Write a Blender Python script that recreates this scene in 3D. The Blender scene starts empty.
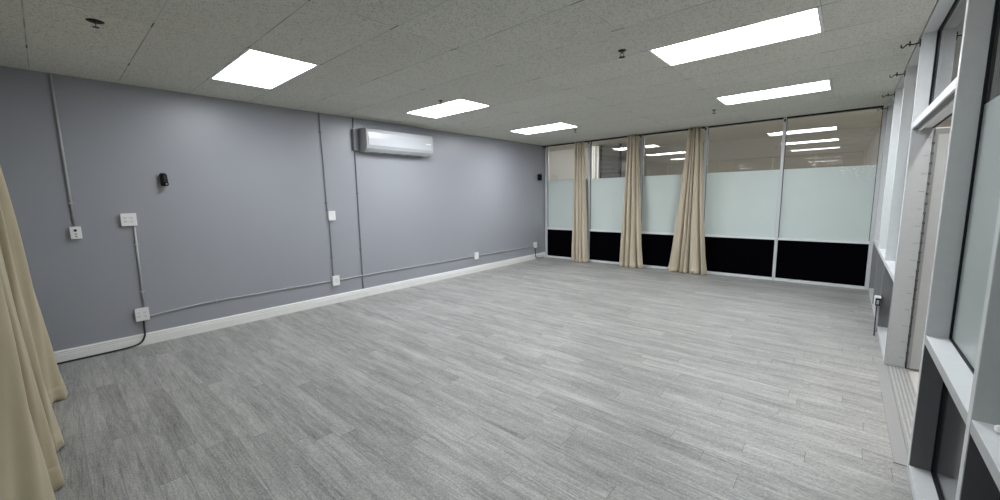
import bpy, bmesh, math, random
from mathutils import Vector, Matrix
random.seed(7)
C = bpy.context.scene.collection
PI = math.pi

# ------------------------------------------------------------------ room measures (metres)
H = 2.878            # ceiling height
L = 8.596            # face of the far window frames
NY = -0.45           # face of the near wall
WX = 6.315           # face of the right-hand window frames
CAM = (5.938, 0.0, 1.600)

# ------------------------------------------------------------------ node helpers
class N:
    def __init__(s, name):
        s.m = bpy.data.materials.new(name); s.m.use_nodes = True
        s.t = s.m.node_tree; s.t.nodes.clear()
        s.out = s.t.nodes.new('ShaderNodeOutputMaterial')
    def n(s, typ, **kw):
        nd = s.t.nodes.new(typ)
        for k, v in kw.items(): setattr(nd, k, v)
        return nd
    def l(s, a, b): s.t.links.new(a, b)
    def setin(s, sock, v):
        if hasattr(v, 'is_output'): s.l(v, sock)
        else: sock.default_value = v
    def math(s, op, a, b=0.0, c=None):
        nd = s.n('ShaderNodeMath', operation=op)
        s.setin(nd.inputs[0], a); s.setin(nd.inputs[1], b)
        if c is not None: s.setin(nd.inputs[2], c)
        return nd.outputs[0]
    def comb(s, x, y, z):
        nd = s.n('ShaderNodeCombineXYZ')
        for i, v in enumerate((x, y, z)): s.setin(nd.inputs[i], v)
        return nd.outputs[0]
    def pos(s):
        g = s.n('ShaderNodeNewGeometry'); sp = s.n('ShaderNodeSeparateXYZ')
        s.l(g.outputs['Position'], sp.inputs[0]); return g.outputs['Position'], sp.outputs
    def noise(s, vec, scale, detail=3.0, rough=.5):
        nd = s.n('ShaderNodeTexNoise'); s.l(vec, nd.inputs['Vector'])
        nd.inputs['Scale'].default_value = scale; nd.inputs['Detail'].default_value = detail
        nd.inputs['Roughness'].default_value = rough
        return nd.outputs['Fac']
    def white(s, vec):
        nd = s.n('ShaderNodeTexWhiteNoise', noise_dimensions='3D'); s.l(vec, nd.inputs['Vector']); return nd.outputs['Value']
    def ramp(s, fac, stops):
        nd = s.n('ShaderNodeValToRGB'); s.l(fac, nd.inputs[0]); cr = nd.color_ramp
        while len(cr.elements) < len(stops): cr.elements.new(.5)
        for e, (p, c) in zip(cr.elements, stops):
            e.position = p; e.color = (c, c, c, 1) if isinstance(c, (int, float)) else (*c, 1)
        return nd.outputs[0]
    def mix(s, fac, a, b, mode='MIX'):
        nd = s.n('ShaderNodeMix', data_type='RGBA', blend_type=mode)
        s.setin(nd.inputs[0], fac)
        for sock, v in ((nd.inputs[6], a), (nd.inputs[7], b)):
            s.setin(sock, (*v, 1) if isinstance(v, tuple) and len(v) == 3 else v)
        return nd.outputs[2]
    def bump(s, h, strength=.3, dist=.002):
        nd = s.n('ShaderNodeBump'); s.l(h, nd.inputs['Height'])
        nd.inputs['Strength'].default_value = strength; nd.inputs['Distance'].default_value = dist
        return nd.outputs[0]
    def bsdf(s, col, rough=.5, spec=.5, metal=0.0, normal=None):
        b = s.n('ShaderNodeBsdfPrincipled')
        s.setin(b.inputs['Base Color'], (*col, 1) if isinstance(col, tuple) else col)
        s.setin(b.inputs['Roughness'], rough)
        b.inputs['Specular IOR Level'].default_value = spec
        b.inputs['Metallic'].default_value = metal
        if normal is not None: s.l(normal, b.inputs['Normal'])
        s.l(b.outputs[0], s.out.inputs[0]); return b

def plain(name, col, rough=.5, spec=.5, metal=0.0, var=.06, scale=25.0):
    """slightly mottled paint / plastic / metal"""
    w = N(name); P, _ = w.pos(); f = w.noise(P, scale, 3)
    c = w.mix(f, tuple(x*(1-var) for x in col), tuple(min(1, x*(1+var)) for x in col))
    w.bsdf(c, rough, spec, metal); return w.m

# ------------------------------------------------------------------ materials
def m_floor():
    w = N('grey_wood_plank'); P, (x, y, z) = w.pos()
    PW, PL = .1275, 1.2
    row = w.math('FLOOR', w.math('DIVIDE', y, PW))
    off = w.math('MULTIPLY', w.white(w.comb(row, 3.1, .5)), PL)
    xs = w.math('DIVIDE', w.math('ADD', x, off), PL)
    col = w.math('FLOOR', xs)
    idv = w.white(w.comb(row, col, 7.7)); idb = w.white(w.comb(row, col, 2.2))
    # grain stretched along the plank, shifted on every plank
    gx = w.math('ADD', w.math('MULTIPLY', x, .5), w.math('MULTIPLY', idv, 37.0))
    g1 = w.noise(w.comb(w.math('MULTIPLY', gx, 1.6), w.math('MULTIPLY', y, 7.0), idb), 2.2, 4, .6)
    g2 = w.noise(w.comb(w.math('MULTIPLY', gx, 3.4), w.math('MULTIPLY', y, 30.0), idb), 3.2, 6, .72)
    g3 = w.noise(w.comb(w.math('MULTIPLY', x, 22.0), w.math('MULTIPLY', y, 60.0), idb), 2.4, 5, .9)
    g = w.math('ADD', w.math('ADD', w.math('MULTIPLY', g1, .27), w.math('MULTIPLY', g2, .31)), w.math('MULTIPLY', g3, .42))
    g = w.math('ADD', g, w.math('MULTIPLY', w.math('SUBTRACT', idv, .5), .055))
    base = w.ramp(g, [(.375, (.118, .116, .110)), (.46, (.246, .243, .232)), (.535, (.345, .341, .328)), (.64, (.545, .538, .52))])
    # dark veins running along the boards, drifting slightly sideways, and pale scuffs
    vein = w.noise(w.comb(w.math('MULTIPLY', gx, 1.5), w.math('ADD', w.math('MULTIPLY', y, 26.0), w.math('MULTIPLY', x, 1.1)), idb), 1.5, 6, .8)
    base = w.mix(w.ramp(vein, [(.33, .85), (.43, 0.0)]), base, (.085, .098, .093))
    base = w.mix(w.ramp(vein, [(.60, 0.0), (.72, .45)]), base, (.55, .545, .53))
    grit = w.noise(w.comb(w.math('MULTIPLY', x, 34.0), w.math('MULTIPLY', y, 75.0), idb), 2.0, 3, .8)
    base = w.mix(w.ramp(grit, [(.34, .48), (.47, 0.0)]), base, (.13, .127, .12))
    base = w.mix(w.ramp(grit, [(.54, 0.0), (.66, .42)]), base, (.62, .61, .59))
    # joints
    fy = w.math('FRACT', w.math('DIVIDE', y, PW)); fx = w.math('FRACT', xs)
    dy = w.math('MULTIPLY', w.math('MINIMUM', fy, w.math('SUBTRACT', 1.0, fy)), PW)
    dx = w.math('MULTIPLY', w.math('MINIMUM', fx, w.math('SUBTRACT', 1.0, fx)), PL)
    jy = w.math('MULTIPLY', w.math('LESS_THAN', dy, .0010), .45)
    j = w.math('MAXIMUM', jy, w.math('MULTIPLY', w.math('LESS_THAN', dx, .0016), .7))
    base = w.mix(j, base, (.06, .06, .06))
    rough = w.ramp(g2, [(.3, .50), (.7, .38)])
    w.bsdf(base, rough, .42, normal=w.bump(g2, .30, .0015)); return w.m

GX0, GXS, GY0, GYS = .850, 1.2145, .056, .6085     # ceiling grid
def m_ceiling():
    w = N('ceiling_tile'); P, (x, y, z) = w.pos()
    u = w.math('DIVIDE', w.math('SUBTRACT', x, GX0), GXS); v = w.math('DIVIDE', w.math('SUBTRACT', y, GY0), GYS)
    fu = w.math('FRACT', w.math('ADD', u, 20.0)); fv = w.math('FRACT', w.math('ADD', v, 20.0))
    du = w.math('MULTIPLY', w.math('MINIMUM', fu, w.math('SUBTRACT', 1.0, fu)), GXS)
    dv = w.math('MULTIPLY', w.math('MINIMUM', fv, w.math('SUBTRACT', 1.0, fv)), GYS)
    idv = w.white(w.comb(w.math('FLOOR', u), w.math('FLOOR', v), 1.3))
    sp = w.noise(P, 95.0, 2, .6); sp2 = w.noise(P, 38.0, 3, .6); big = w.noise(P, .9, 2)
    tile = w.mix(idv, (.655, .647, .588), (.695, .687, .625))
    tile = w.mix(w.ramp(sp, [(.33, .85), (.44, 0.0)]), tile, (.24, .24, .21))
    tile = w.mix(w.ramp(sp2, [(.34, .35), (.45, 0.0)]), tile, (.38, .38, .35))
    tile = w.mix(w.ramp(big, [(.35, .10), (.65, 0.0)]), tile, (.45, .43, .38))
    d = w.math('MINIMUM', du, dv)
    brk = w.ramp(w.noise(P, 2.6, 3), [(.40, .25), (.60, 1.0)])
    brx = w.ramp(w.noise(P, 4.1, 3), [(.42, .05), (.62, .8)])
    c = w.mix(w.math('LESS_THAN', d, .012), tile, (.62, .618, .58))
    lu = w.math('MULTIPLY', w.math('LESS_THAN', w.math('ABSOLUTE', w.math('SUBTRACT', du, .0)), .0030), brx)
    lv = w.math('MULTIPLY', w.math('LESS_THAN', w.math('ABSOLUTE', w.math('SUBTRACT', dv, .0)), .0034), brk)
    # darker gaps where tile corners meet
    cr = w.math('MULTIPLY', w.math('LESS_THAN', w.math('MAXIMUM', w.math('MULTIPLY', dv, 4.0), du), .055), w.math('LESS_THAN', w.math('ABSOLUTE', w.math('SUBTRACT', dv, .0)), .005))
    j = w.math('MAXIMUM', w.math('MULTIPLY', w.math('MAXIMUM', lu, lv), .75), w.math('MULTIPLY', cr, .9))
    c = w.mix(j, c, (.07, .07, .06))
    w.bsdf(c, .9, .2, normal=w.bump(sp, .4, .002)); return w.m

def m_wall():
    w = N('grey_wall_paint'); P, _ = w.pos()
    big = w.noise(P, 1.1, 3); fine = w.noise(P, 160.0, 2)
    c = w.mix(big, (.305, .315, .345), (.33, .34, .372))
    scuff = w.noise(P, 5.0, 6, .7)
    c = w.mix(w.ramp(scuff, [(.66, 0.0), (.78, .22)]), c, (.40, .41, .44))
    w.bsdf(c, .36, .5, normal=w.bump(fine, .25, .0015)); return w.m

def m_fabric(name, a, b):
    w = N(name); P, (x, y, z) = w.pos()
    wv = w.noise(w.comb(w.math('MULTIPLY', x, 3.0), w.math('MULTIPLY', y, 3.0), w.math('MULTIPLY', z, 1.0)), 260.0, 2)
    bg = w.noise(P, 6.0, 3)
    c = w.mix(bg, a, b)
    c = w.mix(w.ramp(wv, [(.35, .25), (.6, 0.0)]), c, tuple(q*.6 for q in a))
    bs = w.bsdf(c, .85, .25, normal=w.bump(wv, .25, .001))
    bs.inputs['Sheen Weight'].default_value = .25; bs.inputs['Sheen Roughness'].default_value = .5
    return w.m

def m_glass():
    w = N('window_glass')
    tr = w.n('ShaderNodeBsdfTransparent'); tr.inputs[0].default_value = (.90, .90, .88, 1)
    gl = w.n('ShaderNodeBsdfGlossy'); gl.inputs['Color'].default_value = (1, 1, 1, 1); gl.inputs['Roughness'].default_value = 0.0
    fr = w.n('ShaderNodeFresnel'); fr.inputs[0].default_value = 1.5
    f = w.math('ADD', fr.outputs[0], .045)
    mx = w.n('ShaderNodeMixShader'); w.l(f, mx.inputs[0]); w.l(tr.outputs[0], mx.inputs[1]); w.l(gl.outputs[0], mx.inputs[2])
    w.l(mx.outputs[0], w.out.inputs[0]); return w.m

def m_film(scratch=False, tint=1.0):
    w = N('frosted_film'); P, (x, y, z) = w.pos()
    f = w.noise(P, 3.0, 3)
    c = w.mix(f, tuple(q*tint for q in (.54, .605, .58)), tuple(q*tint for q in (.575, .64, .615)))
    if scratch:   # peeling, scratched film in the upper corner of this pane
        s = w.noise(w.comb(w.math('ADD', w.math('MULTIPLY', x, 1.0), w.math('MULTIPLY', z, .8)), 0.0, w.math('SUBTRACT', w.math('MULTIPLY', z, 2.2), x)), 22.0, 5, .7)
        k = w.ramp(s, [(.555, 0.0), (.60, 1.0)])
        gx = w.ramp(w.math('MULTIPLY', w.math('SUBTRACT', x, 5.72), 2.2), [(0.0, 0.0), (.35, 1.0)])
        gz = w.ramp(w.math('MULTIPLY', w.math('SUBTRACT', z, 1.70), 3.6), [(0.0, 0.0), (1.0, 1.0)])
        c = w.mix(w.math('MULTIPLY', w.math('MULTIPLY', k, gx), gz), c, (.90, .93, .91))
    w.bsdf(c, .30, .35); return w.m

def m_diffuser(k=1.0):
    w = N('lit_diffuser'); e = w.n('ShaderNodeEmission'); P, _ = w.pos()
    e.inputs['Color'].default_value = (.93, .965, 1.0, 1); e.inputs['Strength'].default_value = LIGHT_E*k
    w.l(e.outputs[0], w.out.inputs[0]); return w.m

def m_louver():
    w = N('shutter_slat'); w.bsdf((.085, .085, .08), .6, .3); return w.m

def m_hills():
    w = N('soffit_stucco'); P, _ = w.pos(); f = w.noise(P, 2.0, 4)
    w.bsdf(w.mix(f, (.27, .262, .240), (.31, .301, .277)), .9, .2); return w.m

LIGHT_E = 9.0
OUTP = 78.0
M = dict(
    floor=m_floor(), ceil=m_ceiling(), wall=m_wall(), glass=m_glass(), film=m_film(), film_worn=m_film(True),
    curtain=m_fabric('beige_curtain_cloth', (.50, .43, .325), (.57, .495, .385)),
    curtain_near=m_fabric('khaki_curtain_cloth', (.40, .345, .235), (.46, .40, .28)),
    leaf_alu=plain('light_grey_aluminium', (.40, .41, .415), .42, .45), rib_alu=plain('scuffed_aluminium_rib', (.42, .42, .415), .35, .6, .35, var=.45, scale=55), alu_jamb=plain('grey_aluminium', (.38, .39, .395), .45, .4), alu=plain('painted_aluminium', (.56, .575, .58), .42, .45),
    alu_white=plain('pale_aluminium', (.70, .715, .73), .38, .5),
    thresh_dull=plain('worn_aluminium', (.30, .30, .295), .5, .4, .2), thresh=plain('mill_aluminium', (.55, .56, .56), .32, .6, .55),
    white=plain('white_plastic', (.80, .80, .80), .35, .5, var=.02),
    acwhite=plain('appliance_white', (.50, .515, .54), .25, .5, var=.01),
    acgrey=plain('appliance_grey', (.44, .45, .46), .45, .4),
    base=plain('white_trim_paint', (.80, .80, .78), .38, .5, var=.03),
    black=plain('black_plastic', (.006, .006, .007), .5, .2),
    blackmetal=plain('black_iron', (.015, .014, .014), .5, .4),
    gasket=plain('black_rubber', (.008, .010, .014), .6, .2),
    spandrel=plain('matte_black_panel', (.0012, .0012, .002), .85, .015),
    spandrel_gl=plain('black_glass', (.035, .036, .037), .16, .5),
    conduit=plain('painted_conduit', (.42, .43, .45), .4, .5),
    conduit_dk=plain('wall_grey_conduit', (.20, .21, .235), .5, .4),
    cable=plain('dark_cable', (.035, .035, .04), .5, .4),
    dark=plain('socket_slot', (.02, .02, .02), .6, .2),
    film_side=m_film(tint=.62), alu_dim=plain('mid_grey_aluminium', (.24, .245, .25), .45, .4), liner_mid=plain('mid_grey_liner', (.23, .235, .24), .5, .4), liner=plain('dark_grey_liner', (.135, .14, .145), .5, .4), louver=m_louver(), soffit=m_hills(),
    outside_pale=plain('pale_exterior_panel', (.31, .308, .293), .7, .3),
    outside_top=plain('pale_soffit_board', (.62, .60, .56), .8, .2), outside_ground=plain('concrete_walk', (.52, .50, .47), .85, .2, scale=6),
    brass=plain('dull_brass', (.20, .17, .12), .45, .5, .7),
    screw=plain('screw_steel', (.10, .10, .105), .45, .5, .6),
    tissue=plain('white_tissue', (.80, .80, .78), .9, .1),
)

# ------------------------------------------------------------------ mesh helpers
def B(): return bmesh.new()
def box(bm, x0, x1, y0, y1, z0, z1, bev=0.0):
    vs = [bm.verts.new((x, y, z)) for x in (x0, x1) for y in (y0, y1) for z in (z0, z1)]
    F = [(0,1,3,2),(4,6,7,5),(0,4,5,1),(2,3,7,6),(0,2,6,4),(1,5,7,3)]
    fs = [bm.faces.new([vs[i] for i in f]) for f in F]
    if bev > 0:
        es = list({e for f in fs for e in f.edges})
        bmesh.ops.bevel(bm, geom=es, offset=bev, segments=2, affect='EDGES', profile=.5)
    return bm
def cyl(bm, p0, p1, r, seg=12, r2=None):
    p0, p1 = Vector(p0), Vector(p1); d = (p1-p0); n = d.normalized()
    a = n.orthogonal().normalized(); b = n.cross(a); r2 = r if r2 is None else r2
    A = [bm.verts.new(p0+(a*math.cos(t)+b*math.sin(t))*r) for t in [2*PI*i/seg for i in range(seg)]]
    D = [bm.verts.new(p1+(a*math.cos(t)+b*math.sin(t))*r2) for t in [2*PI*i/seg for i in range(seg)]]
    for i in range(seg):
        f = bm.faces.new((A[i], A[(i+1)%seg], D[(i+1)%seg], D[i])); f.smooth = True
    bm.faces.new(A[::-1]); bm.faces.new(D); return bm
def tube(bm, pts, r, seg=10):
    pts = [Vector(p) for p in pts]; rings = []
    ref = None
    for i, p in enumerate(pts):
        t = (pts[min(i+1, len(pts)-1)]-pts[max(i-1, 0)]).normalized()
        if ref is None: ref = t.orthogonal().normalized()
        a = (ref-t*ref.dot(t)).normalized(); ref = a; b = t.cross(a)
        rings.append([bm.verts.new(p+(a*math.cos(q)+b*math.sin(q))*r) for q in [2*PI*k/seg for k in range(seg)]])
    for A, D in zip(rings, rings[1:]):
        for i in range(seg):
            f = bm.faces.new((A[i], A[(i+1)%seg], D[(i+1)%seg], D[i])); f.smooth = True
    bm.faces.new(rings[0][::-1]); bm.faces.new(rings[-1]); return bm
def smooth_path(pts, n=6):
    P = [Vector(p) for p in pts]; out = []
    for i in range(len(P)-1):
        p0, p1, p2, p3 = P[max(i-1, 0)], P[i], P[i+1], P[min(i+2, len(P)-1)]
        for k in range(n):
            t = k/n
            out.append(.5*((2*p1)+(p2-p0)*t+(2*p0-5*p1+4*p2-p3)*t*t+(3*p1-p0-3*p2+p3)*t**3))
    out.append(P[-1]); return out
def extrude_y(bm, prof, y0, y1):
    """closed (x, z) outline extruded along y"""
    A = [bm.verts.new((x, y0, z)) for x, z in prof]; D = [bm.verts.new((x, y1, z)) for x, z in prof]
    n = len(prof)
    for i in range(n): bm.faces.new((A[i], A[(i+1)%n], D[(i+1)%n], D[i]))
    bm.faces.new(A[::-1]); bm.faces.new(D); return bm

ORG = {}
def link(name, bm, mat, parent=None, at=(0, 0, 0)):
    """one mesh object; vertices are given in world coordinates"""
    o0 = ORG[parent.name] if parent else Vector(at)
    bmesh.ops.recalc_face_normals(bm, faces=bm.faces)
    for v in bm.verts: v.co -= o0
    me = bpy.data.meshes.new(name); bm.to_mesh(me); bm.free(); me.materials.append(mat)
    o = bpy.data.objects.new(name, me); C.objects.link(o)
    if parent: o.parent = parent
    else: o.location = o0
    ORG[o.name] = o0.copy(); return o
def empty(name, at=(0, 0, 0)):
    o = bpy.data.objects.new(name, None); o.empty_display_size = .1; o.location = at; C.objects.link(o)
    ORG[o.name] = Vector(at); return o
def tag(o, label, cat=None, group=None):
    o['label'] = label
    if cat: o['category'] = cat
    if group: o['group'] = group
    return o
def struct(o, label=None, cat=None):
    o['kind'] = 'structure'
    if label: o['label'] = label
    if cat: o['category'] = cat
    return o

# ------------------------------------------------------------------ room shell
X1 = 9.0; Y1 = 12.5
bm = B(); box(bm, -.12, WX+.13, NY-.13, L+.13, -.08, 0)
struct(link('floor', bm, M['floor']), 'grey wood-look plank floor running across the empty room', 'floor')

LIGHTS = [(0, 2), (0, 6), (0, 10), (3, 2), (3, 6), (3, 10)]
holes = {(GX0+i*GXS, GY0+k*GYS) for i, k in LIGHTS}
bm = B()
xs = [-.12] + [GX0+i*GXS for i in range(0, 5)] + [WX-.005]
ys = [NY-.1] + [GY0+k*GYS for k in range(0, 15) if GY0+k*GYS < L] + [L-.004]
gv = {}
for zz in (H, H+.12):
    for i, x in enumerate(xs):
        for j, y in enumerate(ys): gv[i, j, zz] = bm.verts.new((x, y, zz))
def is_hole(i, j): return 0 <= i < len(xs)-1 and 0 <= j < len(ys)-1 and any(abs(xs[i]-a) < 1e-4 and abs(ys[j]-b) < 1e-4 for a, b in holes)
for i in range(len(xs)-1):
    for j in range(len(ys)-1):
        if is_hole(i, j): 
            c4 = [(i, j), (i+1, j), (i+1, j+1), (i, j+1)]
            for q in range(4):
                a, b = c4[q], c4[(q+1) % 4]
                bm.faces.new((gv[(*a, H)], gv[(*b, H)], gv[(*b, H+.12)], gv[(*a, H+.12)]))
            continue
        for zz in (H, H+.12):
            bm.faces.new((gv[i, j, zz], gv[i+1, j, zz], gv[i+1, j+1, zz], gv[i, j+1, zz]))
ring = [(i, 0) for i in range(len(xs))] + [(len(xs)-1, j) for j in range(1, len(ys))] + [(i, len(ys)-1) for i in range(len(xs)-2, -1, -1)] + [(0, j) for j in range(len(ys)-2, 0, -1)]
for q in range(len(ring)):
    a, b = ring[q], ring[(q+1) % len(ring)]
    bm.faces.new((gv[(*a, H)], gv[(*b, H)], gv[(*b, H+.12)], gv[(*a, H+.12)]))
struct(link('ceiling', bm, M['ceil']), 'suspended ceiling of speckled off-white tiles', 'ceiling')
# closed deck above the lay-in lights
bm = B(); box(bm, -.12, WX+.2, NY-.13, L+.2, H+.125, H+.2)
struct(link('roof_deck', bm, M['outside_pale']), 'roof slab above the suspended ceiling', 'roof')

bm = B(); box(bm, -.12, 0, NY-.13, L+.12, 0, H+.12)
struct(link('wall_left', bm, M['wall']), 'long plain wall painted blue-grey', 'wall')

# stepped white baseboard
bm = B()
prof = [(0, 0), (.019, 0), (.019, .080), (.017, .085), (.010, .087), (.010, .092), (.016, .094), (.017, .099), (.015, .104), (.007, .106), (.007, .111), (.012, .113), (.013, .118), (.010, .124), (.004, .130), (.004, .135), (0, .135)]
extrude_y(bm, prof, NY+.06, L-.002)
struct(link('baseboard_left', bm, M['base']), 'white stepped baseboard along the grey wall', 'baseboard')

# ------------------------------------------------------------------ far window wall (runs along x)
MW = .046
def bay_far(n, x0, x1, label, film, last=False, flip=None):
    """x0, x1: centres of the mullions of this bay"""
    w = empty('window_%d' % n, ((x0+x1)/2, L+.05, 0)); struct(w, label, 'window')
    a, b = x0+MW/2, x1-MW/2
    link('mullion', box(B(), x0-MW/2, x0+MW/2, L, L+.12, 0, H-.001, .003), M['alu'], w)
    if last: link('mullion', box(B(), x1-MW/2, x1+MW/2, L, L+.12, 0, H-.001, .003), M['alu'], w)
    link('bottom_rail', box(B(), a, b, L+.004, L+.116, 0, .045, .003), M['alu_white'], w)
    link('middle_rail', box(B(), a, b, L+.004, L+.116, .742, .782, .003), M['alu_white'], w)
    bm = B(); box(bm, a, b, L-.003, L+.116, H-.018, H+.06); link('head_rail', bm, M['gasket'], w)  # black front stands in for the shadow gap at the ceiling edge
    link('glass_pane', box(B(), a, b, L+.066, L+.072, .782, H-.018), M['glass'], w)
    link('frosted_film', box(B(), a+.004, b-.004, L+.0635, L+.0655, .784, 1.992), film, w)
    link('spandrel_panel', box(B(), a, b, L+.045, L+.075, .045, .742), M['spandrel'], w)
    bm = B(); box(bm, a, a+.006, L+.052, L+.066, .782, H-.018); box(bm, b-.006, b, L+.052, L+.066, .782, H-.018)
    link('gasket', bm, M['gasket'], w)
    return w
FX = [.045, 1.275, 2.525, 3.795, 5.040, 6.2915]
names = ['far window bay in the corner beside the grey wall', 'far window bay with dark louvres showing behind its clear upper glass',
         'middle far window bay between the second and third curtains', 'wide far window bay right of the widest curtain',
         'last far window bay beside the right-hand glass wall, film scratched at its corner']
for i in range(5):
    bay_far(i+1, FX[i], FX[i+1], names[i], M['film_worn'] if i == 4 else M['film'], i == 4)

# ------------------------------------------------------------------ near window wall, behind the camera
def bay_near(n, x0, x1, last=False):
    w = empty('window_%d' % n, ((x0+x1)/2, NY-.05, 0)); struct(w, 'window bay of the glass wall behind the near curtain', 'window')
    a, b = x0+MW/2, x1-MW/2
    link('mullion', box(B(), x0-MW/2, x0+MW/2, NY-.12, NY, 0, H-.001, .003), M['alu_white'], w)
    if last: link('mullion', box(B(), x1-MW/2, x1+MW/2, NY-.12, NY, 0, H-.001, .003), M['alu_white'], w)
    link('bottom_rail', box(B(), a, b, NY-.116, NY-.004, 0, .045, .003), M['alu_white'], w)
    link('middle_rail', box(B(), a, b, NY-.116, NY-.004, .742, .782, .003), M['alu_white'], w)
    link('head_rail', box(B(), a, b, NY-.116, NY+.003, H-.018, H+.06), M['gasket'], w)  # black like the far rails, painting the ceiling shadow gap
    link('glass_pane', box(B(), a, b, NY-.072, NY-.066, .782, H-.018), M['glass'], w)
    link('frosted_film', box(B(), a+.004, b-.004, NY-.0655, NY-.0635, .784, 1.992), M['film'], w)
    link('spandrel_panel', box(B(), a, b, NY-.075, NY-.045, .045, .742), M['spandrel'], w)
for i in range(5): bay_near(6+i, FX[i], FX[i+1], i == 4)

# ------------------------------------------------------------------ right window wall (runs along y)
GXP = WX+.097     # glass plane
RD = .13          # frame depth
def bay_right(n, y0, y1, label, last=False, first=True):
    """y0: near face of the near mullion, y1: near face of the far mullion"""
    w = empty('window_%d' % n, (WX+.05, (y0+y1)/2, 0)); struct(w, label, 'window')
    a, b = y0+MW, y1
    fm = M['alu'] if n < 14 else M['alu_white']
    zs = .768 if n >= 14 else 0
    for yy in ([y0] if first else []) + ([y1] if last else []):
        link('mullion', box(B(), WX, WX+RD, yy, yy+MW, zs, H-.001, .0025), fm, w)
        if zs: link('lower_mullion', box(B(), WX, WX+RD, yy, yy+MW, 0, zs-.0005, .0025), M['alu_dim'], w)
    link('bottom_rail', box(B(), WX+.001, WX+RD-.002, a, b, 0, .052, .0025), M['alu'], w)
    ra = link('middle_rail', box(B(), WX+.001, WX+RD-.002, a, b, .768, .813, .0025), M['alu_jamb'] if n < 14 else M['alu_white'], w)
    link('lit_rail_top', box(B(), WX+.002, WX+RD-.003, a, b, .8132, .816), M['alu_white'], ra)  # paler top over a darker rail: light on the top face put into colour
    link('head_rail', box(B(), WX+.001, WX+RD-.002, a, b, H-.004, H+.06), M['alu'], w)
    link('glass_pane', box(B(), GXP, GXP+.006, a, b, .816, H-.004), M['glass'], w)
    link('frosted_film', box(B(), GXP-.0022, GXP-.0004, a+.006, b-.006, .822, 2.0), M['film_side'], w)  # tinted darker: lens vignetting put into the film colour
    link('spandrel_panel', box(B(), GXP, GXP+.02, a, b, .052, .768), M['spandrel_gl'], w)
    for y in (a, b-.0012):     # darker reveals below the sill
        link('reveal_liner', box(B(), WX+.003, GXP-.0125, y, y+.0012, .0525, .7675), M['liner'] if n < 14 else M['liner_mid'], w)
    bm = B()
    g0, g1 = GXP-.012, GXP+.0
    for z0, z1 in ((.816, H-.004), (.052, .768)):
        box(bm, g0, g1, a, a+.010, z0, z1); box(bm, g0, g1, b-.010, b, z0, z1)
        box(bm, g0, g1, a+.010, b-.010, z0, z0+.008); box(bm, g0, g1, a+.010, b-.010, z1-.008, z1)
    link('gasket', bm, M['gasket'], w)
    return w
bay_right(11, NY+.0, 1.0, 'right-hand window bay nearest the near wall')
bay_right(12, 1.0, 2.0, 'right-hand window bay with the crumpled tissue on its sill')
bay_right(13, 2.0, 3.052, 'right-hand window bay between the doorway and the tissue', last=True)
bay_right(14, 4.945, 6.12, 'right-hand window bay just past the open doorway')
bay_right(15, 6.12, 7.33, 'right-hand window bay second past the doorway')
bay_right(16, 7.33, 8.50, 'right-hand window bay next to the far corner', last=True)

# doorway with a transom; its leaf stands open outwards
dr = empty('door_1', (WX+.05, 4.0, 0)); struct(dr, 'open aluminium doorway with a transom window in the right-hand glass wall', 'door')
dy0, dy1 = 3.098, 4.945
bm = B(); box(bm, WX, WX+RD, dy0, dy1, 2.105, 2.160, .0025); link('transom_bar', bm, M['alu_white'], dr)
bm = B(); box(bm, WX+.010, WX+.038, dy0, dy1, 2.1015, 2.1045); link('underside_strip', bm, M['liner'], dr)  # dark strip along the underside of the transom bar
bm = B(); box(bm, WX+.040, WX+.056, dy0, dy1, 2.090, 2.1045, .001)
link('door_stop', bm, M['base'], dr)
bm = B(); box(bm, WX+RD-.012, WX+RD, dy0, dy1, 2.0985, 2.1045); link('weather_strip', bm, M['gasket'], dr)
link('head_rail', box(B(), WX+.001, WX+RD, dy0, dy1, H-.004, H+.06), M['alu'], dr)
link('transom_glass', box(B(), GXP, GXP+.006, dy0, dy1, 2.160, H-.004), M['glass'], dr)
bm = B(); g0, g1 = GXP-.012, GXP
box(bm, g0, g1, dy0, dy0+.010, 2.160, H-.004); box(bm, g0, g1, dy1-.010, dy1, 2.160, H-.004)
box(bm, g0, g1, dy0+.01, dy1-.01, 2.160, 2.168); box(bm, g0, g1, dy0+.01, dy1-.01, H-.012, H-.004)
link('gasket', bm, M['gasket'], dr)
# far jamb plate and continuous hinge with its knuckles and screw pairs
link('jamb', box(B(), WX+.002, WX+RD, dy1-.030, dy1-.001, .010, 2.1045, .002), M['alu_jamb'], dr)
hx = WX+RD+.006
bm = B(); cyl(bm, (hx, dy1-.038, .02), (hx, dy1-.038, 2.04), .0045, 10)
for z in [.06+.083*k for k in range(24)]:
    cyl(bm, (hx, dy1-.038, z), (hx, dy1-.038, z+.018), .0085, 10)
hg = link('hinge', bm, M['screw'], dr)
bm = B()
for k in range(14):
    z = .10+.148*k
    for dx in (.022, .034, .046):
        cyl(bm, (hx-dx, dy1-.030, z), (hx-dx, dy1-.033, z), .0032, 8)
link('hinge_screw', bm, M['screw'], hg)
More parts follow.
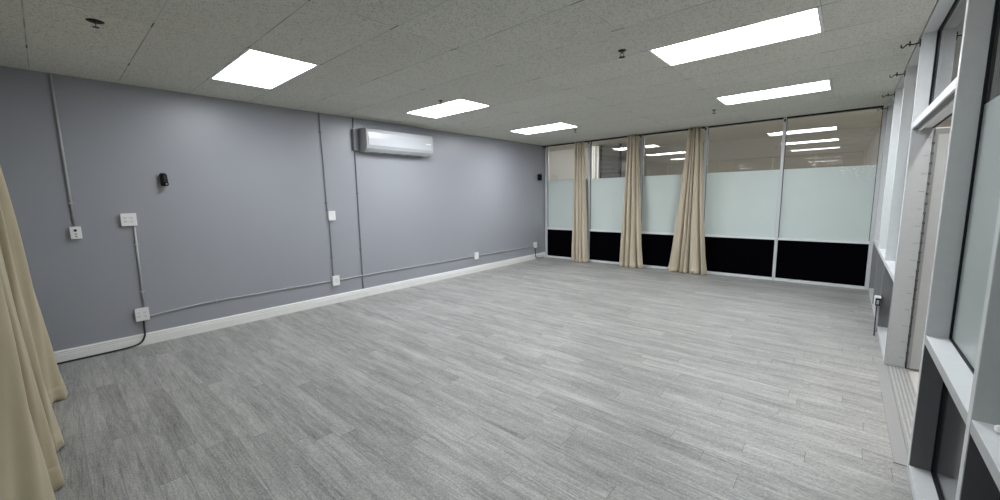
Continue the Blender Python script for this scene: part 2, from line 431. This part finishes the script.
# leaf: stiles, rails and glass, swung out ~100 degrees
ang = math.radians(14); ox, oy = hx+.006, dy1-.036
def leafbox(bm, u0, u1, v0, v1, z0, z1, bev=.003):
    n0 = len(bm.verts); b2 = bmesh.new(); box(b2, u0, u1, v0, v1, z0, z1, bev)
    R = Matrix.Translation((ox, oy, 0)) @ Matrix.Rotation(ang, 4, 'Z')
    b2.transform(R); me = bpy.data.meshes.new('tmp'); b2.to_mesh(me); b2.free(); bm.from_mesh(me); bpy.data.meshes.remove(me)
bm = B()
leafbox(bm, .0, .115, 0, .045, .012, 2.095); leafbox(bm, .795, .90, 0, .045, .012, 2.095)
leafbox(bm, .116, .794, 0, .045, .012, .22); leafbox(bm, .116, .794, 0, .045, 1.94, 2.095)
leaf = link('door_leaf', bm, M['leaf_alu'], dr)
bm = B(); leafbox(bm, .002, .898, -.0015, -.0002, 2.048, 2.093, 0); link('header_shade_strip', bm, M['alu_dim'], leaf)  # darker band: the header's shadow painted across the leaf top
bm = B(); leafbox(bm, .001, .020, -.0015, -.0002, .014, 2.047, 0); link('hinge_strip', bm, M['alu_dim'], leaf)
bm = B(); leafbox(bm, .117, .793, .019, .026, .221, 1.939, 0); link('leaf_glass', bm, M['glass'], leaf)
bm = B(); leafbox(bm, .0, .90, .012, .034, .003, .0115, 0); link('door_sweep', bm, M['gasket'], leaf)
bm = B(); leafbox(bm, .0, .90, .004, .041, 2.0955, 2.101, 0); link('top_cap', bm, M['base'], leaf)
bm = B()
leafbox(bm, .84, .86, -.045, -.030, .95, 1.35, .004); leafbox(bm, .84, .86, -.031, -.001, .96, .985, .002); leafbox(bm, .84, .86, -.031, -.001, 1.315, 1.34, .002)
link('pull_handle', bm, M['thresh'], leaf)
# threshold plate with ribs
bm = B(); box(bm, WX-.052, WX+.018, 3.125, 4.935, 0.0, .006, .002)
th = link('threshold', bm, M['thresh_dull'], dr)
bm = B(); box(bm, WX+.019, WX+.150, dy0+.002, dy1-.035, -.002, .008, .002); rb = link('ribbed_plate', bm, M['thresh_dull'], dr)
bm = B()
for k in range(5):
    x = WX+.030+k*.023
    box(bm, x, x+.011, dy0+.004, dy1-.037, .008, .014, .002)
link('rib', bm, M['rib_alu'], rb)

# corner piece where far frames meet the right wall
bm = B(); box(bm, WX, WX+RD, 8.548, L+.12, 0, H-.001, .002)
struct(link('trim_1', bm, M['alu']), 'aluminium corner post between the two glass walls', 'trim')

# ------------------------------------------------------------------ outside
bm = B(); box(bm, -2.0, X1+2, -4.0, Y1+1, -.18, -.09)
struct(link('outdoor_ground', bm, M['outside_ground']), 'concrete walk outside the glass walls', 'ground')
bm = B(); box(bm, WX+.135, WX+2.2, -3, L+3.2, -.09, -.01)
struct(link('outdoor_walkway', bm, M['outside_ground']), 'raised walkway outside the doorway', 'ground')
bm = B(); box(bm, -2.0, X1, L+.2, L+3.4, H+.06, H+.16)
struct(link('soffit', bm, M['outside_top']), 'brown-grey soffit outside the far windows', 'soffit')
bm = B(); box(bm, WX+.21, X1, -3, L+.19, H+.06, H+.16)
struct(link('soffit', bm, M['outside_top']), 'brown-grey soffit outside the doorway', 'soffit')
bm = B(); box(bm, -2.0, X1, L+3.2, L+3.35, -.09, H+.06)
struct(link('exterior_wall', bm, M['soffit']), 'brown-grey building wall beyond the far windows', 'wall')
bm = B(); box(bm, X1-.2, X1-.05, -3, L+3.19, -.09, H+.06)
struct(link('exterior_wall', bm, M['soffit']), 'brown-grey building wall beyond the doorway', 'wall')
# pale panel outside the first bay
bm = B(); box(bm, -1.5, .50, L+1.60, L+1.68, -.09, H+.06)
struct(link('exterior_wall', bm, M['outside_pale']), 'pale partition outside the corner window', 'wall')
bm = B(); box(bm, -2.0, X1, NY-3.3, NY-.21, H+.06, H+.16)
struct(link('soffit', bm, M['outside_top']), 'brown-grey soffit outside the near windows', 'soffit')
bm = B(); box(bm, -2.0, X1, NY-3.45, NY-3.3, -.09, H+.06)
struct(link('exterior_wall', bm, M['soffit']), 'brown-grey building wall beyond the near windows', 'wall')
def fill_light(name, loc, sx, sy, power, tilt):  # unseen area lights, added to brighten the exterior beyond the glass
    ld = bpy.data.lights.new(name, 'AREA'); ld.shape = 'RECTANGLE'; ld.size = sx; ld.size_y = sy; ld.energy = power; ld.color = (1.0, .98, .95)
    lo = bpy.data.objects.new(name, ld); C.objects.link(lo); lo.location = loc; lo.rotation_euler = tilt
fill_light('exterior_fill', (3.5, L+.32, H+.045), 11.0, .12, OUTP, (math.radians(28), 0, 0))
fill_light('exterior_fill', (3.5, NY-.45, H+.045), 11.0, .12, OUTP*.6, (math.radians(-28), 0, 0))
fill_light('exterior_fill', (WX+.42, 4.0, H+.045), .12, 9.0, OUTP*.8, (0, math.radians(-28), 0))
# louvred shutter and white post behind the second bay
sh = empty('louvred_shutter', (1.09, L+1.55, -.09)); tag(sh, 'dark grey louvred shutter outside the far glass, between the first two curtains', 'shutter')
bm = B(); box(bm, .80, .826, L+1.48, L+1.56, -.09, H+.05); box(bm, 1.345, 1.385, L+1.48, L+1.56, -.09, H+.05)
link('shutter_frame', bm, M['black'], sh)
bm = B()
for k in range(24):
    z = .0+k*.121; n0 = len(bm.verts)
    prof = [(L+1.55, z), (L+1.502, z+.095), (L+1.506, z+.10), (L+1.555, z+.006)]
    A = [bm.verts.new((.827, y, q)) for y, q in prof]; D = [bm.verts.new((1.344, y, q)) for y, q in prof]
    for i in range(4): bm.faces.new((A[i], A[(i+1)%4], D[(i+1)%4], D[i]))
    bm.faces.new(A[::-1]); bm.faces.new(D)
link('slat_panel', bm, M['louver'], sh)
pf = empty('post', (.69, L+1.45, -.09)); tag(pf, 'white painted post outside the far glass, beside the dark louvred shutter', 'post')
link('post_core', box(B(), .59, .785, L+1.45, L+1.55, -.09, H+.05, .006), M['outside_pale'], pf)
bm = B()
for x in (.61, .655, .765): box(bm, x-.014, x+.014, L+1.438, L+1.4495, -.09, H+.05, .003)
link('post_ridge', bm, M['white'], pf)

# ------------------------------------------------------------------ ceiling lights
def light(i, k, label, power=1.0):
    x0, y0 = GX0+i*GXS+.002, GY0+k*GYS+.002; x1, y1 = x0+GXS-.004, y0+GYS-.004
    t = empty('ceiling_light', ((x0+x1)/2, (y0+y1)/2, H)); tag(t, label, 'ceiling light', 'lit panels set in the ceiling')
    e = .024
    bm = B()
    box(bm, x0, x1, y0, y0+e, H-.003, H+.02, .002); box(bm, x0, x1, y1-e, y1, H-.003, H+.02, .002)
    box(bm, x0, x0+e, y0+e, y1-e, H-.003, H+.02, .002); box(bm, x1-e, x1, y0+e, y1-e, H-.003, H+.02, .002)
    link('frame', bm, M['white'], t)
    link('diffuser', box(B(), x0+e, x1-e, y0+e, y1-e, H+.002, H+.006), m_diffuser(power), t)
    link('housing', box(B(), x0+.01, x1-.01, y0+.01, y1-.01, H+.021, H+.09, .004), M['acgrey'], t)
light(0, 2, 'lit ceiling panel nearest the near curtain, close to the grey wall', .62)
light(0, 6, 'lit ceiling panel just in front of the air conditioner, between two others', 1.15)
light(0, 10, 'lit ceiling panel near the far corner, smallest seen near the grey wall', 1.1)
light(3, 2, 'ceiling panel seen only mirrored in the far glass, lowest bright strip', .40)
light(3, 6, 'longest lit ceiling panel, in the upper right near the doorway', 1.1)
light(3, 10, 'lit ceiling panel close to the far windows, right of the curtains', 1.15)

# ------------------------------------------------------------------ sprinklers
def sprinkler(x, y, label, s=1.0, d=1.0):
    t = empty('sprinkler', (x, y, H)); tag(t, label, 'sprinkler', 'fire sprinklers in the ceiling')
    bm = B(); cyl(bm, (x, y, H-.0005), (x, y, H-.006*s), .032*s*d, 20, .024*s*d); link('escutcheon', bm, M['black'], t)
    bm = B(); cyl(bm, (x, y, H-.006*s), (x, y, H-.022*s), .009*s, 12)
    for sx in (-1, 1): tube(bm, smooth_path([(x+sx*.007*s, y, H-.02*s), (x+sx*.015*s, y, H-.034*s), (x+sx*.003*s, y, H-.05*s)], 4), .0028*s, 6)
    link('body', bm, M['brass'], t)
    bm = B(); cyl(bm, (x, y, H-.049*s), (x, y, H-.052*s), .017*s, 16)
    for q in range(10):
        a = 2*PI*q/10; cyl(bm, (x+.014*s*math.cos(a), y+.014*s*math.sin(a), H-.0505*s), (x+.023*s*math.cos(a), y+.023*s*math.sin(a), H-.0505*s), .003*s, 6)
    link('deflector', bm, M['black'], t)
sprinkler(1.865, .385, 'black ceiling sprinkler nearest the near curtain, left of every light', .8, 1.9)
sprinkler(1.80, 3.60, 'ceiling sprinkler at the edge of the panel in front of the air conditioner')
sprinkler(4.33, 3.55, 'ceiling sprinkler just left of the longest lit panel', 1.15)
sprinkler(1.85, 6.98, 'ceiling sprinkler behind the far left lit panel, above the curtains')
sprinkler(4.29, 7.0, 'ceiling sprinkler above the widest curtain, left of the far right lit panel')

# ------------------------------------------------------------------ air conditioner
t = empty('air_conditioner', (0, 4.1, 2.36)); tag(t, 'white split air conditioner mounted high on the grey wall', 'air conditioner')
ay0, ay1 = 3.425, 4.745
prof = [(.001, 2.355), (.085, 2.348), (.150, 2.362), (.205, 2.405), (.222, 2.44), (.225, 2.66), (.214, 2.70), (.18, 2.716), (.001, 2.718)]
bm = B(); extrude_y(bm, prof, ay0+.02, ay1-.02); link('body', bm, M['acwhite'], t)
cap = [(.001, 2.352), (.085, 2.345), (.152, 2.359), (.208, 2.402), (.226, 2.44), (.229, 2.66), (.217, 2.704), (.182, 2.72), (.001, 2.722)]
for a, b in ((ay0, ay0+.02), (ay1-.02, ay1)):
    bm = B(); extrude_y(bm, cap, a, b); link('end_cap', bm, M['acgrey'] if a == ay0 else M['acwhite'], t)
bm = B(); extrude_y(bm, [(.2255, 2.446), (.233, 2.450), (.236, 2.56), (.232, 2.655), (.2255, 2.66)], ay0+.03, ay1-.03); link('front_panel', bm, M['acwhite'], t)
# outlet slot with louvre on the sloping underside
bm = B(); extrude_y(bm, [(.152, 2.3605), (.203, 2.4015), (.200, 2.398), (.156, 2.3565)], ay0+.07, ay1-.10); link('louvre', bm, M['acgrey'], t)
bm = B()
bm.free()
for k in range(5):
    bm = B(); y = ay0+.13+k*.225; extrude_y(bm, [(.100, 2.3492), (.140, 2.3575), (.140, 2.3545), (.100, 2.3455)], y, y+.13)
    link('vent_slot', bm, M['conduit_dk'], t)
bm = B(); box(bm, .2362, .2372, ay1-.16, ay1-.05, 2.545, 2.560); link('badge', bm, M['white'], t)
# line cover at its left end
tag(link('line_cover', box(B(), .001, .055, 3.30, 3.375, 2.37, 2.70, .008), M['conduit_dk'], at=(0, 3.34, 2.37)), 'short grey pipe cover on the wall at the left end of the air conditioner', 'pipe cover')

# ------------------------------------------------------------------ conduits (surface wiring) on the grey wall
def clip(bm, p, axis):
    x, y, z = p
    if axis == 'z': box(bm, .0005, .021, y-.022, y+.022, z-.008, z+.008, .002)
    else: box(bm, .0005, .021, y-.008, y+.008, z-.022, z+.022, .002)
def conduit(name_label, pts, clips, r=.0085, mat='conduit', group='surface conduits on the grey wall', x=.011):
    t = empty('conduit', (0, pts[0][0], min(p[1] for p in pts))); tag(t, name_label, 'conduit', group)
    bm = B(); P = [(x, y, z) for y, z in pts]
    tube(bm, smooth_path(P, 5) if len(P) > 2 else P, r, 12); link('pipe', bm, M[mat], t)
    for y, z, ax in clips:
        bm = B(); clip(bm, (x, y, z), ax); link('strap', bm, M[mat], t)
conduit('vertical conduit from the ceiling to the small box nearest the near curtain', [(.187, H-.002), (.187, 1.382)], [(.187, 2.7, 'z'), (.187, 1.62, 'z')], .0105)
conduit('vertical conduit joining the upper double outlet to the low one beneath', [(.636, 1.366), (.622, .436)], [(.633, 1.15, 'z'), (.625, .62, 'z')], .0095)
conduit('vertical conduit from the ceiling to the blank switch box in mid wall', [(2.80, H-.002), (2.812, 2.0), (2.815, 1.44)], [(2.803, 2.6, 'z'), (2.814, 1.56, 'z')], .0085, 'conduit_dk')
conduit('vertical conduit from the mid-wall switch box down to the low outlet', [(2.84, 1.292), (2.838, .9), (2.835, .438)], [(2.838, .72, 'z')], .0085, 'conduit_dk')
conduit('thin vertical conduit from ceiling to baseboard left of the air conditioner', [(3.335, H-.002), (3.335, 2.72)], [], .010, 'conduit_dk')
conduit('thin vertical pipe running from the pipe cover down to the baseboard', [(3.335, 2.368), (3.33, 1.3), (3.325, .14)], [(3.331, 1.7, 'z'), (3.327, .8, 'z')], .0085, 'conduit_dk')
conduit('low horizontal conduit between the first low outlet and the mid-wall low outlet', [(.656, .325), (.95, .350), (1.4, .366), (2.802, .360)], [(1.3, .364, 'y'), (2.2, .362, 'y')], .009)
conduit('low horizontal conduit from the mid-wall low outlet toward the far one', [(2.922, .356), (3.5, .362), (5.92, .352)], [(4.0, .361, 'y'), (5.2, .356, 'y')], .009)
conduit('low horizontal conduit between the last two outlets near the far corner', [(6.055, .350), (7.2, .345), (8.095, .345)], [(6.9, .347, 'y')], .009)

def cableobj(label, pts, r, cat='cable'):
    bm = B(); tube(bm, smooth_path(pts, 7), r, 10)
    return tag(link('cable', bm, M['cable'], at=pts[-1]), label, cat)
cableobj('dark cable curving from the first low outlet down along the baseboard to the near curtain',
    [(.024, .600, .288), (.030, .598, .20), (.034, .590, .11), (.036, .545, .04), (.032, .44, .016), (.027, .25, .011), (.027, 0.0, .010), (.027, -.25, .010)], .0088)
cableobj('thin dark cable hanging from the corner outlet to the floor at the far frames',
    [(.03, 8.13, .292), (.032, 8.13, .17), (.036, 8.15, .07), (.042, 8.22, .022), (.042, 8.36, .012), (.034, 8.52, .011)], .0075)

# ------------------------------------------------------------------ boxes and outlets on the grey wall
def plate(name, label, cat, y0, y1, z0, z1, depth, fn, group=None):
    t = empty(name, (0, (y0+y1)/2, z0)); tag(t, label, cat, group)
    link('back_box', box(B(), .0008, depth, y0+.004, y1-.004, z0+.004, z1-.004, .003), M['white'], t)
    link('face_plate', box(B(), depth, depth+.006, y0, y1, z0, z1, .0025), M['white'], t)
    fn(t, depth+.006, (y0+y1)/2, (z0+z1)/2); return t
def recept(t, x, y, z):
    for dz in (-.020, .020):
        bm = B(); box(bm, x, x+.002, y-.0165, y+.0165, z+dz-.014, z+dz+.014, .001); r = link('receptacle', bm, M['white'], t)
        bm = B()
        box(bm, x+.002, x+.0026, y-.009, y-.006, z+dz-.002, z+dz+.008); box(bm, x+.002, x+.0026, y+.006, y+.009, z+dz-.001, z+dz+.007)
        cyl(bm, (x+.002, y, z+dz-.008), (x+.0026, y, z+dz-.008), .0028, 8); link('slot', bm, M['dark'], r)
def f_double(t, x, y, z):
    recept(t, x, y-.028, z); recept(t, x, y+.024, z)
def f_single(t, x, y, z): recept(t, x, y, z)
def f_blank(t, x, y, z):
    bm = B(); box(bm, x, x+.004, y-.006, y+.016, z-.028, z+.010, .001); link('toggle', bm, M['white'], t)
    bm = B(); box(bm, x, x+.001, y-.012, y-.006, z+.035, z+.041)
    link('screw', bm, M['dark'], t)
def f_ctrl(t, x, y, z):
    bm = B(); box(bm, x, x+.004, y-.012, y+.008, z+.012, z+.036, .002); link('button', bm, M['dark'], t)
    for dz in (-.012, -.036):
        bm = B(); box(bm, x, x+.002, y-.009, y+.007, z+dz-.004, z+dz+.004, .0008); link('slot', bm, M['dark'], t)
plate('data_outlet', 'small white box with one black port, hanging below the first ceiling conduit', 'wall outlet', .147, .228, 1.258, 1.382, .030, f_ctrl)
plate('power_outlet', 'white double outlet at chest height below the black wall sensor', 'power outlet', .532, .660, 1.364, 1.500, .032, f_double)
plate('power_outlet', 'white double outlet near the floor, where the dark cable starts', 'power outlet', .536, .656, .289, .436, .032, f_double)
plate('switch_box', 'white square switch box halfway up the middle of the grey wall', 'switch', 2.822, 2.926, 1.296, 1.438, .038, f_blank)
plate('power_outlet', 'white outlet above the baseboard under the mid-wall switch box', 'power outlet', 2.806, 2.918, .282, .434, .036, f_single)
plate('power_outlet', 'white outlet low on the grey wall right of the air conditioner', 'power outlet', 5.93, 6.045, .286, .436, .036, f_single)
plate('power_outlet', 'white outlet low on the grey wall in the far corner', 'power outlet', 8.10, 8.20, .296, .444, .036, f_single)

# black wall sensors
def sensor(y, z, label, s=1.0):
    t = empty('wall_sensor', (0, y, z)); tag(t, label, 'sensor', 'black sensors on the grey wall')
    bm = B(); cyl(bm, (.0008, y, z+.03*s), (.012, y, z+.03*s), .03*s, 20); link('mount', bm, M['black'], t)
    bm = B()
    rings = []
    for q, (dz, r, dx) in enumerate([(.075, .012, .038), (.070, .027, .038), (.050, .036, .040), (.0, .037, .046), (-.045, .037, .056), (-.066, .034, .062), (-.072, .02, .064)]):
        rings.append([bm.verts.new((dx+r*.95*math.cos(a), y+r*math.sin(a)*s, z+dz*s)) for a in [2*PI*k/20 for k in range(20)]])
    for A, D in zip(rings, rings[1:]):
        for k in range(20):
            f = bm.faces.new((A[k], A[(k+1)%20], D[(k+1)%20], D[k])); f.smooth = True
    bm.faces.new(rings[0]); bm.faces.new(rings[-1][::-1]); link('housing', bm, M['black'], t)
    bm = B(); cyl(bm, (.088, y+.006, z-.045*s), (.106, y+.012, z-.050*s), .022*s, 20); cyl(bm, (.106, y+.012, z-.050*s), (.1065, y+.012, z-.050*s), .014*s, 16)
    ln = link('lens_ring', bm, M['black'], t)
    bm = B(); cyl(bm, (.107, y+.012, z-.050*s), (.110, y+.012, z-.050*s), .006*s, 12); link('lens', bm, M['acgrey'], ln)
sensor(.935, 1.868, 'black sensor on the grey wall above the chest-high double outlet')
t = empty('wall_sensor', (0, 8.31, 2.0)); tag(t, 'small black box high on the grey wall at the far corner', 'sensor', 'black sensors on the grey wall')
link('housing', box(B(), .02, .10, 8.27, 8.35, 2.0, 2.15, .006), M['black'], t)
bm = B(); box(bm, .0008, .0205, 8.295, 8.325, 2.05, 2.16, .003); cyl(bm, (.05, 8.33, 2.148), (.05, 8.345, 2.185), .006, 8); link('mount', bm, M['black'], t)

# ------------------------------------------------------------------ curtains
def curtain(label, bottom, top, zt, y_sag, mat, n=8, rows=34, hem_h=.10, group=None):
    """bottom / top: lists of (x, y) fold points; the cloth runs between the two outlines"""
    bp = smooth_path([(x, y, 0) for x, y in bottom], n); tp = smooth_path([(x, y, 0) for x, y in top], n)
    base = (sum(p.x for p in bp)/len(bp), sum(p.y for p in bp)/len(bp), 0)
    t = empty('curtain', base); tag(t, label, 'curtain', group)
    def pt(i, z, off=0.0):
        s = z/zt; e = s**y_sag
        p = bp[i].lerp(tp[i], e)
        wob = .010*math.sin(7.0*s+i*.35)*(1-s)+.006*math.sin(17*s+i*.9)*(1-s)
        a, b = bp[max(i-1, 0)], bp[min(i+1, len(bp)-1)]; d = (b-a).normalized(); nn = Vector((-d.y, d.x, 0))
        return Vector((p.x+wob*.5, p.y+wob, 0))+nn*off
    def sheet(z0, z1, rows, th):
        bm = B(); m = len(bp); F, K = [], []
        for r in range(rows+1):
            z = z0+(z1-z0)*r/rows
            for lst, of in ((F, th/2), (K, -th/2)):
                lst.append([bm.verts.new((*pt(i, z, of).xy, z + (.006*math.sin(i*.8)+.004*math.sin(i*.31+2) if r == 0 and z0 < .02 else 0))) for i in range(m)])
        for lst in (F, K):
            for r in range(rows):
                for i in range(m-1):
                    f = bm.faces.new((lst[r][i], lst[r][i+1], lst[r+1][i+1], lst[r+1][i])); f.smooth = True
        for i in range(m-1):
            bm.faces.new((F[0][i], F[0][i+1], K[0][i+1], K[0][i])); bm.faces.new((F[-1][i], F[-1][i+1], K[-1][i+1], K[-1][i]))
        for r in range(rows):
            bm.faces.new((F[r][0], F[r+1][0], K[r+1][0], K[r][0])); bm.faces.new((F[r][-1], F[r+1][-1], K[r+1][-1], K[r][-1]))
        return bm
    link('cloth', sheet(.013, zt, rows, .003), mat, t)
    link('hem', sheet(.012, hem_h, 3, .0046), mat, t)
    return t

def folds(x0, x1, y, amp, k, seed, jit=.3):
    """k folds: a broad rounded ridge towards the room, then a narrow deep valley"""
    r = random.Random(seed); out = []; p = (x1-x0)/k; edges = [x0]
    ws = [1+(r.random()-.5)*1.1*jit/.3 for _ in range(k)]; tot = sum(ws)
    for q in ws: edges.append(edges[-1]+(x1-x0)*q/tot)
    out.append((x0, y+amp*.5))
    for i in range(k):
        a, b = edges[i], edges[i+1]; q = b-a; h = amp*(.75+.5*r.random())
        out += [(a+q*.14, y-h*.55), (a+q*.36, y-h), (a+q*.62, y-h*.95), (a+q*.80, y-h*.3)]
        if i < k-1: out.append((a+q*.97, y+amp*(1.1+.5*r.random())))
    out.append((x1, y+amp*.3)); return out
ZT = H-.022
def far_curtain(label, b0, b1, t0, t1, seed, yb=8.40, ab=.070, k=4, bow=None):
    bottom = folds(b0, b1, yb, ab, k, seed); top = folds(t0, t1, 8.485, .038, k, seed, .3)
    if bow: bottom = [(x, y+bow((x-b0)/(b1-b0))) for x, y in bottom]
    curtain(label, bottom, top, ZT, .75, M['curtain'], n=6, group='beige curtains on the far windows')
far_curtain('narrow beige curtain on the far windows, nearest the corner', .975, 1.415, .965, 1.215, 3, yb=8.37)
far_curtain('beige curtain in the middle of the three far curtains', 2.185, 2.735, 2.265, 2.505, 11, yb=8.36)
far_curtain('widest beige curtain, rightmost of the three, flaring out at its foot', 3.205, 3.985, 3.495, 3.745, 22, yb=8.40, ab=.078, k=5)

bot = [(.66, -.36), (.74, -.24), (.90, -.10), (1.13, -.045), (1.22, -.14), (1.36, -.27), (1.52, -.33), (1.68, -.28), (1.92, -.15), (2.16, -.095), (2.20, -.19),
       (2.27, -.27), (2.38, -.26), (2.50, -.165), (2.66, -.105), (2.72, -.20), (2.80, -.31), (2.95, -.30), (3.10, -.16), (3.30, -.12), (3.38, -.24), (3.5, -.34)]
top = [(1.0+(x-.66)*.55, -.268+(.034 if i % 2 else -.030)) for i, (x, y) in enumerate(bot)]
curtain('khaki curtain in the near left corner, hanging in three deep folds to the floor', bot, top, ZT, .88, M['curtain_near'], n=9, rows=40, hem_h=.13)

# rods
def rod(label, x0, x1, y, z, brk, off):
    t = empty('curtain_rod', ((x0+x1)/2, y, z)); tag(t, label, 'curtain rod')
    bm = B(); cyl(bm, (x0, y, z), (x1, y, z), .011, 14); link('rod', bm, M['blackmetal'], t)
    for x in brk:
        bm = B(); s = 1 if off > 0 else -1
        tube(bm, [(x, y+off, z+.004), (x, y+s*.016, z-.006), (x, y, z-.016)], .006, 8); box(bm, x-.014, x+.014, min(y+off, y+off+.006*s), max(y+off, y+off+.006*s), z-.035, z+.018, .002)
        link('bracket', bm, M['blackmetal'], t)
rod('thin black curtain rod carrying the three far curtains', .02, 3.79, 8.485, H-.034, [.047, 1.262, 2.512, 3.782], L-8.485-.0065)
rod('black curtain rod under the ceiling carrying the near curtain', 0.02, 6.2, -.268, H-.034, [.045, 2.525, 6.15], NY+.268+.0065)

# empty rod brackets left on the right-hand frames, and one on the far frame
def bracket_right(y, label):
    t = empty('rod_bracket', (WX, y, 2.81)); tag(t, label, 'bracket', 'empty curtain rod brackets')
    link('back_plate', box(B(), WX-.008, WX-.0005, y-.013, y+.013, 2.785, 2.845, .002), M['blackmetal'], t)
    bm = B(); tube(bm, smooth_path([(WX-.008, y, 2.815), (WX-.05, y, 2.812), (WX-.072, y, 2.820), (WX-.092, y, 2.812)], 4), .0055, 8)
    tube(bm, smooth_path([(WX-.090, y, 2.812), (WX-.103, y, 2.798), (WX-.115, y, 2.802), (WX-.118, y, 2.824)], 4), .0045, 8)
    cyl(bm, (WX-.065, y, 2.80), (WX-.065, y, 2.842), .005, 8)
    link('hook', bm, M['blackmetal'], t)
bracket_right(4.968, 'black empty rod bracket above the doorway corner, largest of the row')
bracket_right(6.143, 'black empty rod bracket second from the doorway')
bracket_right(7.353, 'black empty rod bracket third from the doorway')
bracket_right(8.49, 'black empty rod bracket in the far right corner')
bm = B(); box(bm, 5.028, 5.052, L-.008, L-.0005, 2.80, 2.848, .002); cyl(bm, (5.04, L-.008, 2.826), (5.04, L-.05, 2.822), .007, 10)
tag(link('rod_bracket', bm, M['blackmetal'], at=(5.04, L, 2.80)), 'black rod stub on the mullion between the last two far windows', 'bracket', 'empty curtain rod brackets')

# ------------------------------------------------------------------ outlet on the right-hand frame
t = empty('power_outlet', (WX, 5.95, .05)); tag(t, 'dark outlet box in a white surround low on the right-hand frames past the doorway', 'power outlet')
bm = B(); box(bm, WX-.052, WX+.001, 6.01, 6.118, .312, .410, .004); link('back_box', bm, M['white'], t)
bm = B(); box(bm, WX-.046, WX-.004, 5.998, 6.0095, .316, .398, .003); link('face_plate', bm, M['black'], t)
bm = B(); box(bm, WX-.036, WX-.014, 5.9955, 5.998, .332, .380, .001); link('receptacle', bm, M['acgrey'], t)
bm = B(); tube(bm, [(WX-.014, 6.05, .312), (WX-.014, 6.05, .2), (WX-.014, 6.04, .004)], .012, 12); link('riser', bm, M['white'], t)
bm = B(); tube(bm, smooth_path([(WX-.030, 6.02, .314), (WX-.030, 6.0, .22), (WX-.033, 5.92, .09), (WX-.035, 5.85, .012)], 5), .007, 10); link('cord', bm, M['cable'], t)

# ------------------------------------------------------------------ small litter
def crumple(name, label, at, r, seed, cat, flat=.5):
    bm = B(); bmesh.ops.create_icosphere(bm, subdivisions=3, radius=1.0)
    rd = random.Random(seed); dirs = [(Vector((rd.gauss(0, 1), rd.gauss(0, 1), rd.gauss(0, 1))).normalized(), rd.uniform(.1, .45)) for _ in range(22)]
    for v in bm.verts:
        n = v.co.normalized(); k = 1.0
        for d, s in dirs: k -= s*max(0, n.dot(d)-.72)*1.6
        v.co = Vector((n.x*r*k, n.y*r*k*.8, n.z*r*k*flat))
    zmin = min(v.co.z for v in bm.verts)
    for v in bm.verts: v.co += Vector((at[0], at[1], at[2]-zmin))
    return tag(link(name, bm, M['tissue'], at=at), label, cat)
crumple('tissue', 'crumpled white tissue lying on the right-hand window sill', (WX+.058, 1.93, .8165), .024, 5, 'tissue', .7)
crumple('paper_scrap', 'tiny white scrap on the floor before the wide far window', (4.72, 8.42, .0005), .022, 8, 'scrap', .25)
crumple('paper_scrap', 'tiny white scrap on the bottom rail beside the doorway post', (WX+.03, 2.72, .0525), .010, 9, 'scrap', .8)

# ------------------------------------------------------------------ world, camera, view
w = bpy.data.worlds.new('dusk'); bpy.context.scene.world = w; w.use_nodes = True
bg = w.node_tree.nodes['Background']; bg.inputs[0].default_value = (.95, .93, .88, 1); bg.inputs[1].default_value = WORLD = .05

cam = bpy.data.cameras.new('camera'); co = bpy.data.objects.new('camera', cam); C.objects.link(co)
cam.sensor_fit = 'HORIZONTAL'; cam.sensor_width = 36; cam.lens = 394.756/1000*36; cam.clip_start = .02; cam.clip_end = 100
yaw, pitch, roll = .7181676, -.1332066, -.0189144
fw = Vector((-math.sin(yaw)*math.cos(pitch), math.cos(yaw)*math.cos(pitch), math.sin(pitch)))
rt = Vector((math.cos(yaw), math.sin(yaw), 0)); up = rt.cross(fw)
r2 = rt*math.cos(roll)+up*math.sin(roll); u2 = -rt*math.sin(roll)+up*math.cos(roll)
mat = Matrix((( r2.x, u2.x, -fw.x, CAM[0]), (r2.y, u2.y, -fw.y, CAM[1]), (r2.z, u2.z, -fw.z, CAM[2]), (0, 0, 0, 1)))
co.matrix_world = mat
S = bpy.context.scene; S.camera = co
S.view_settings.view_transform = 'Standard'; S.view_settings.look = 'None'; S.view_settings.gamma = 1; S.view_settings.use_curve_mapping = False
S.view_settings.exposure = 1.55
try:
    S.cycles.use_denoising = True; S.cycles.max_bounces = 10; S.cycles.diffuse_bounces = 6; S.cycles.transparent_max_bounces = 12
    S.cycles.sample_clamp_indirect = 6.0
except Exception: pass
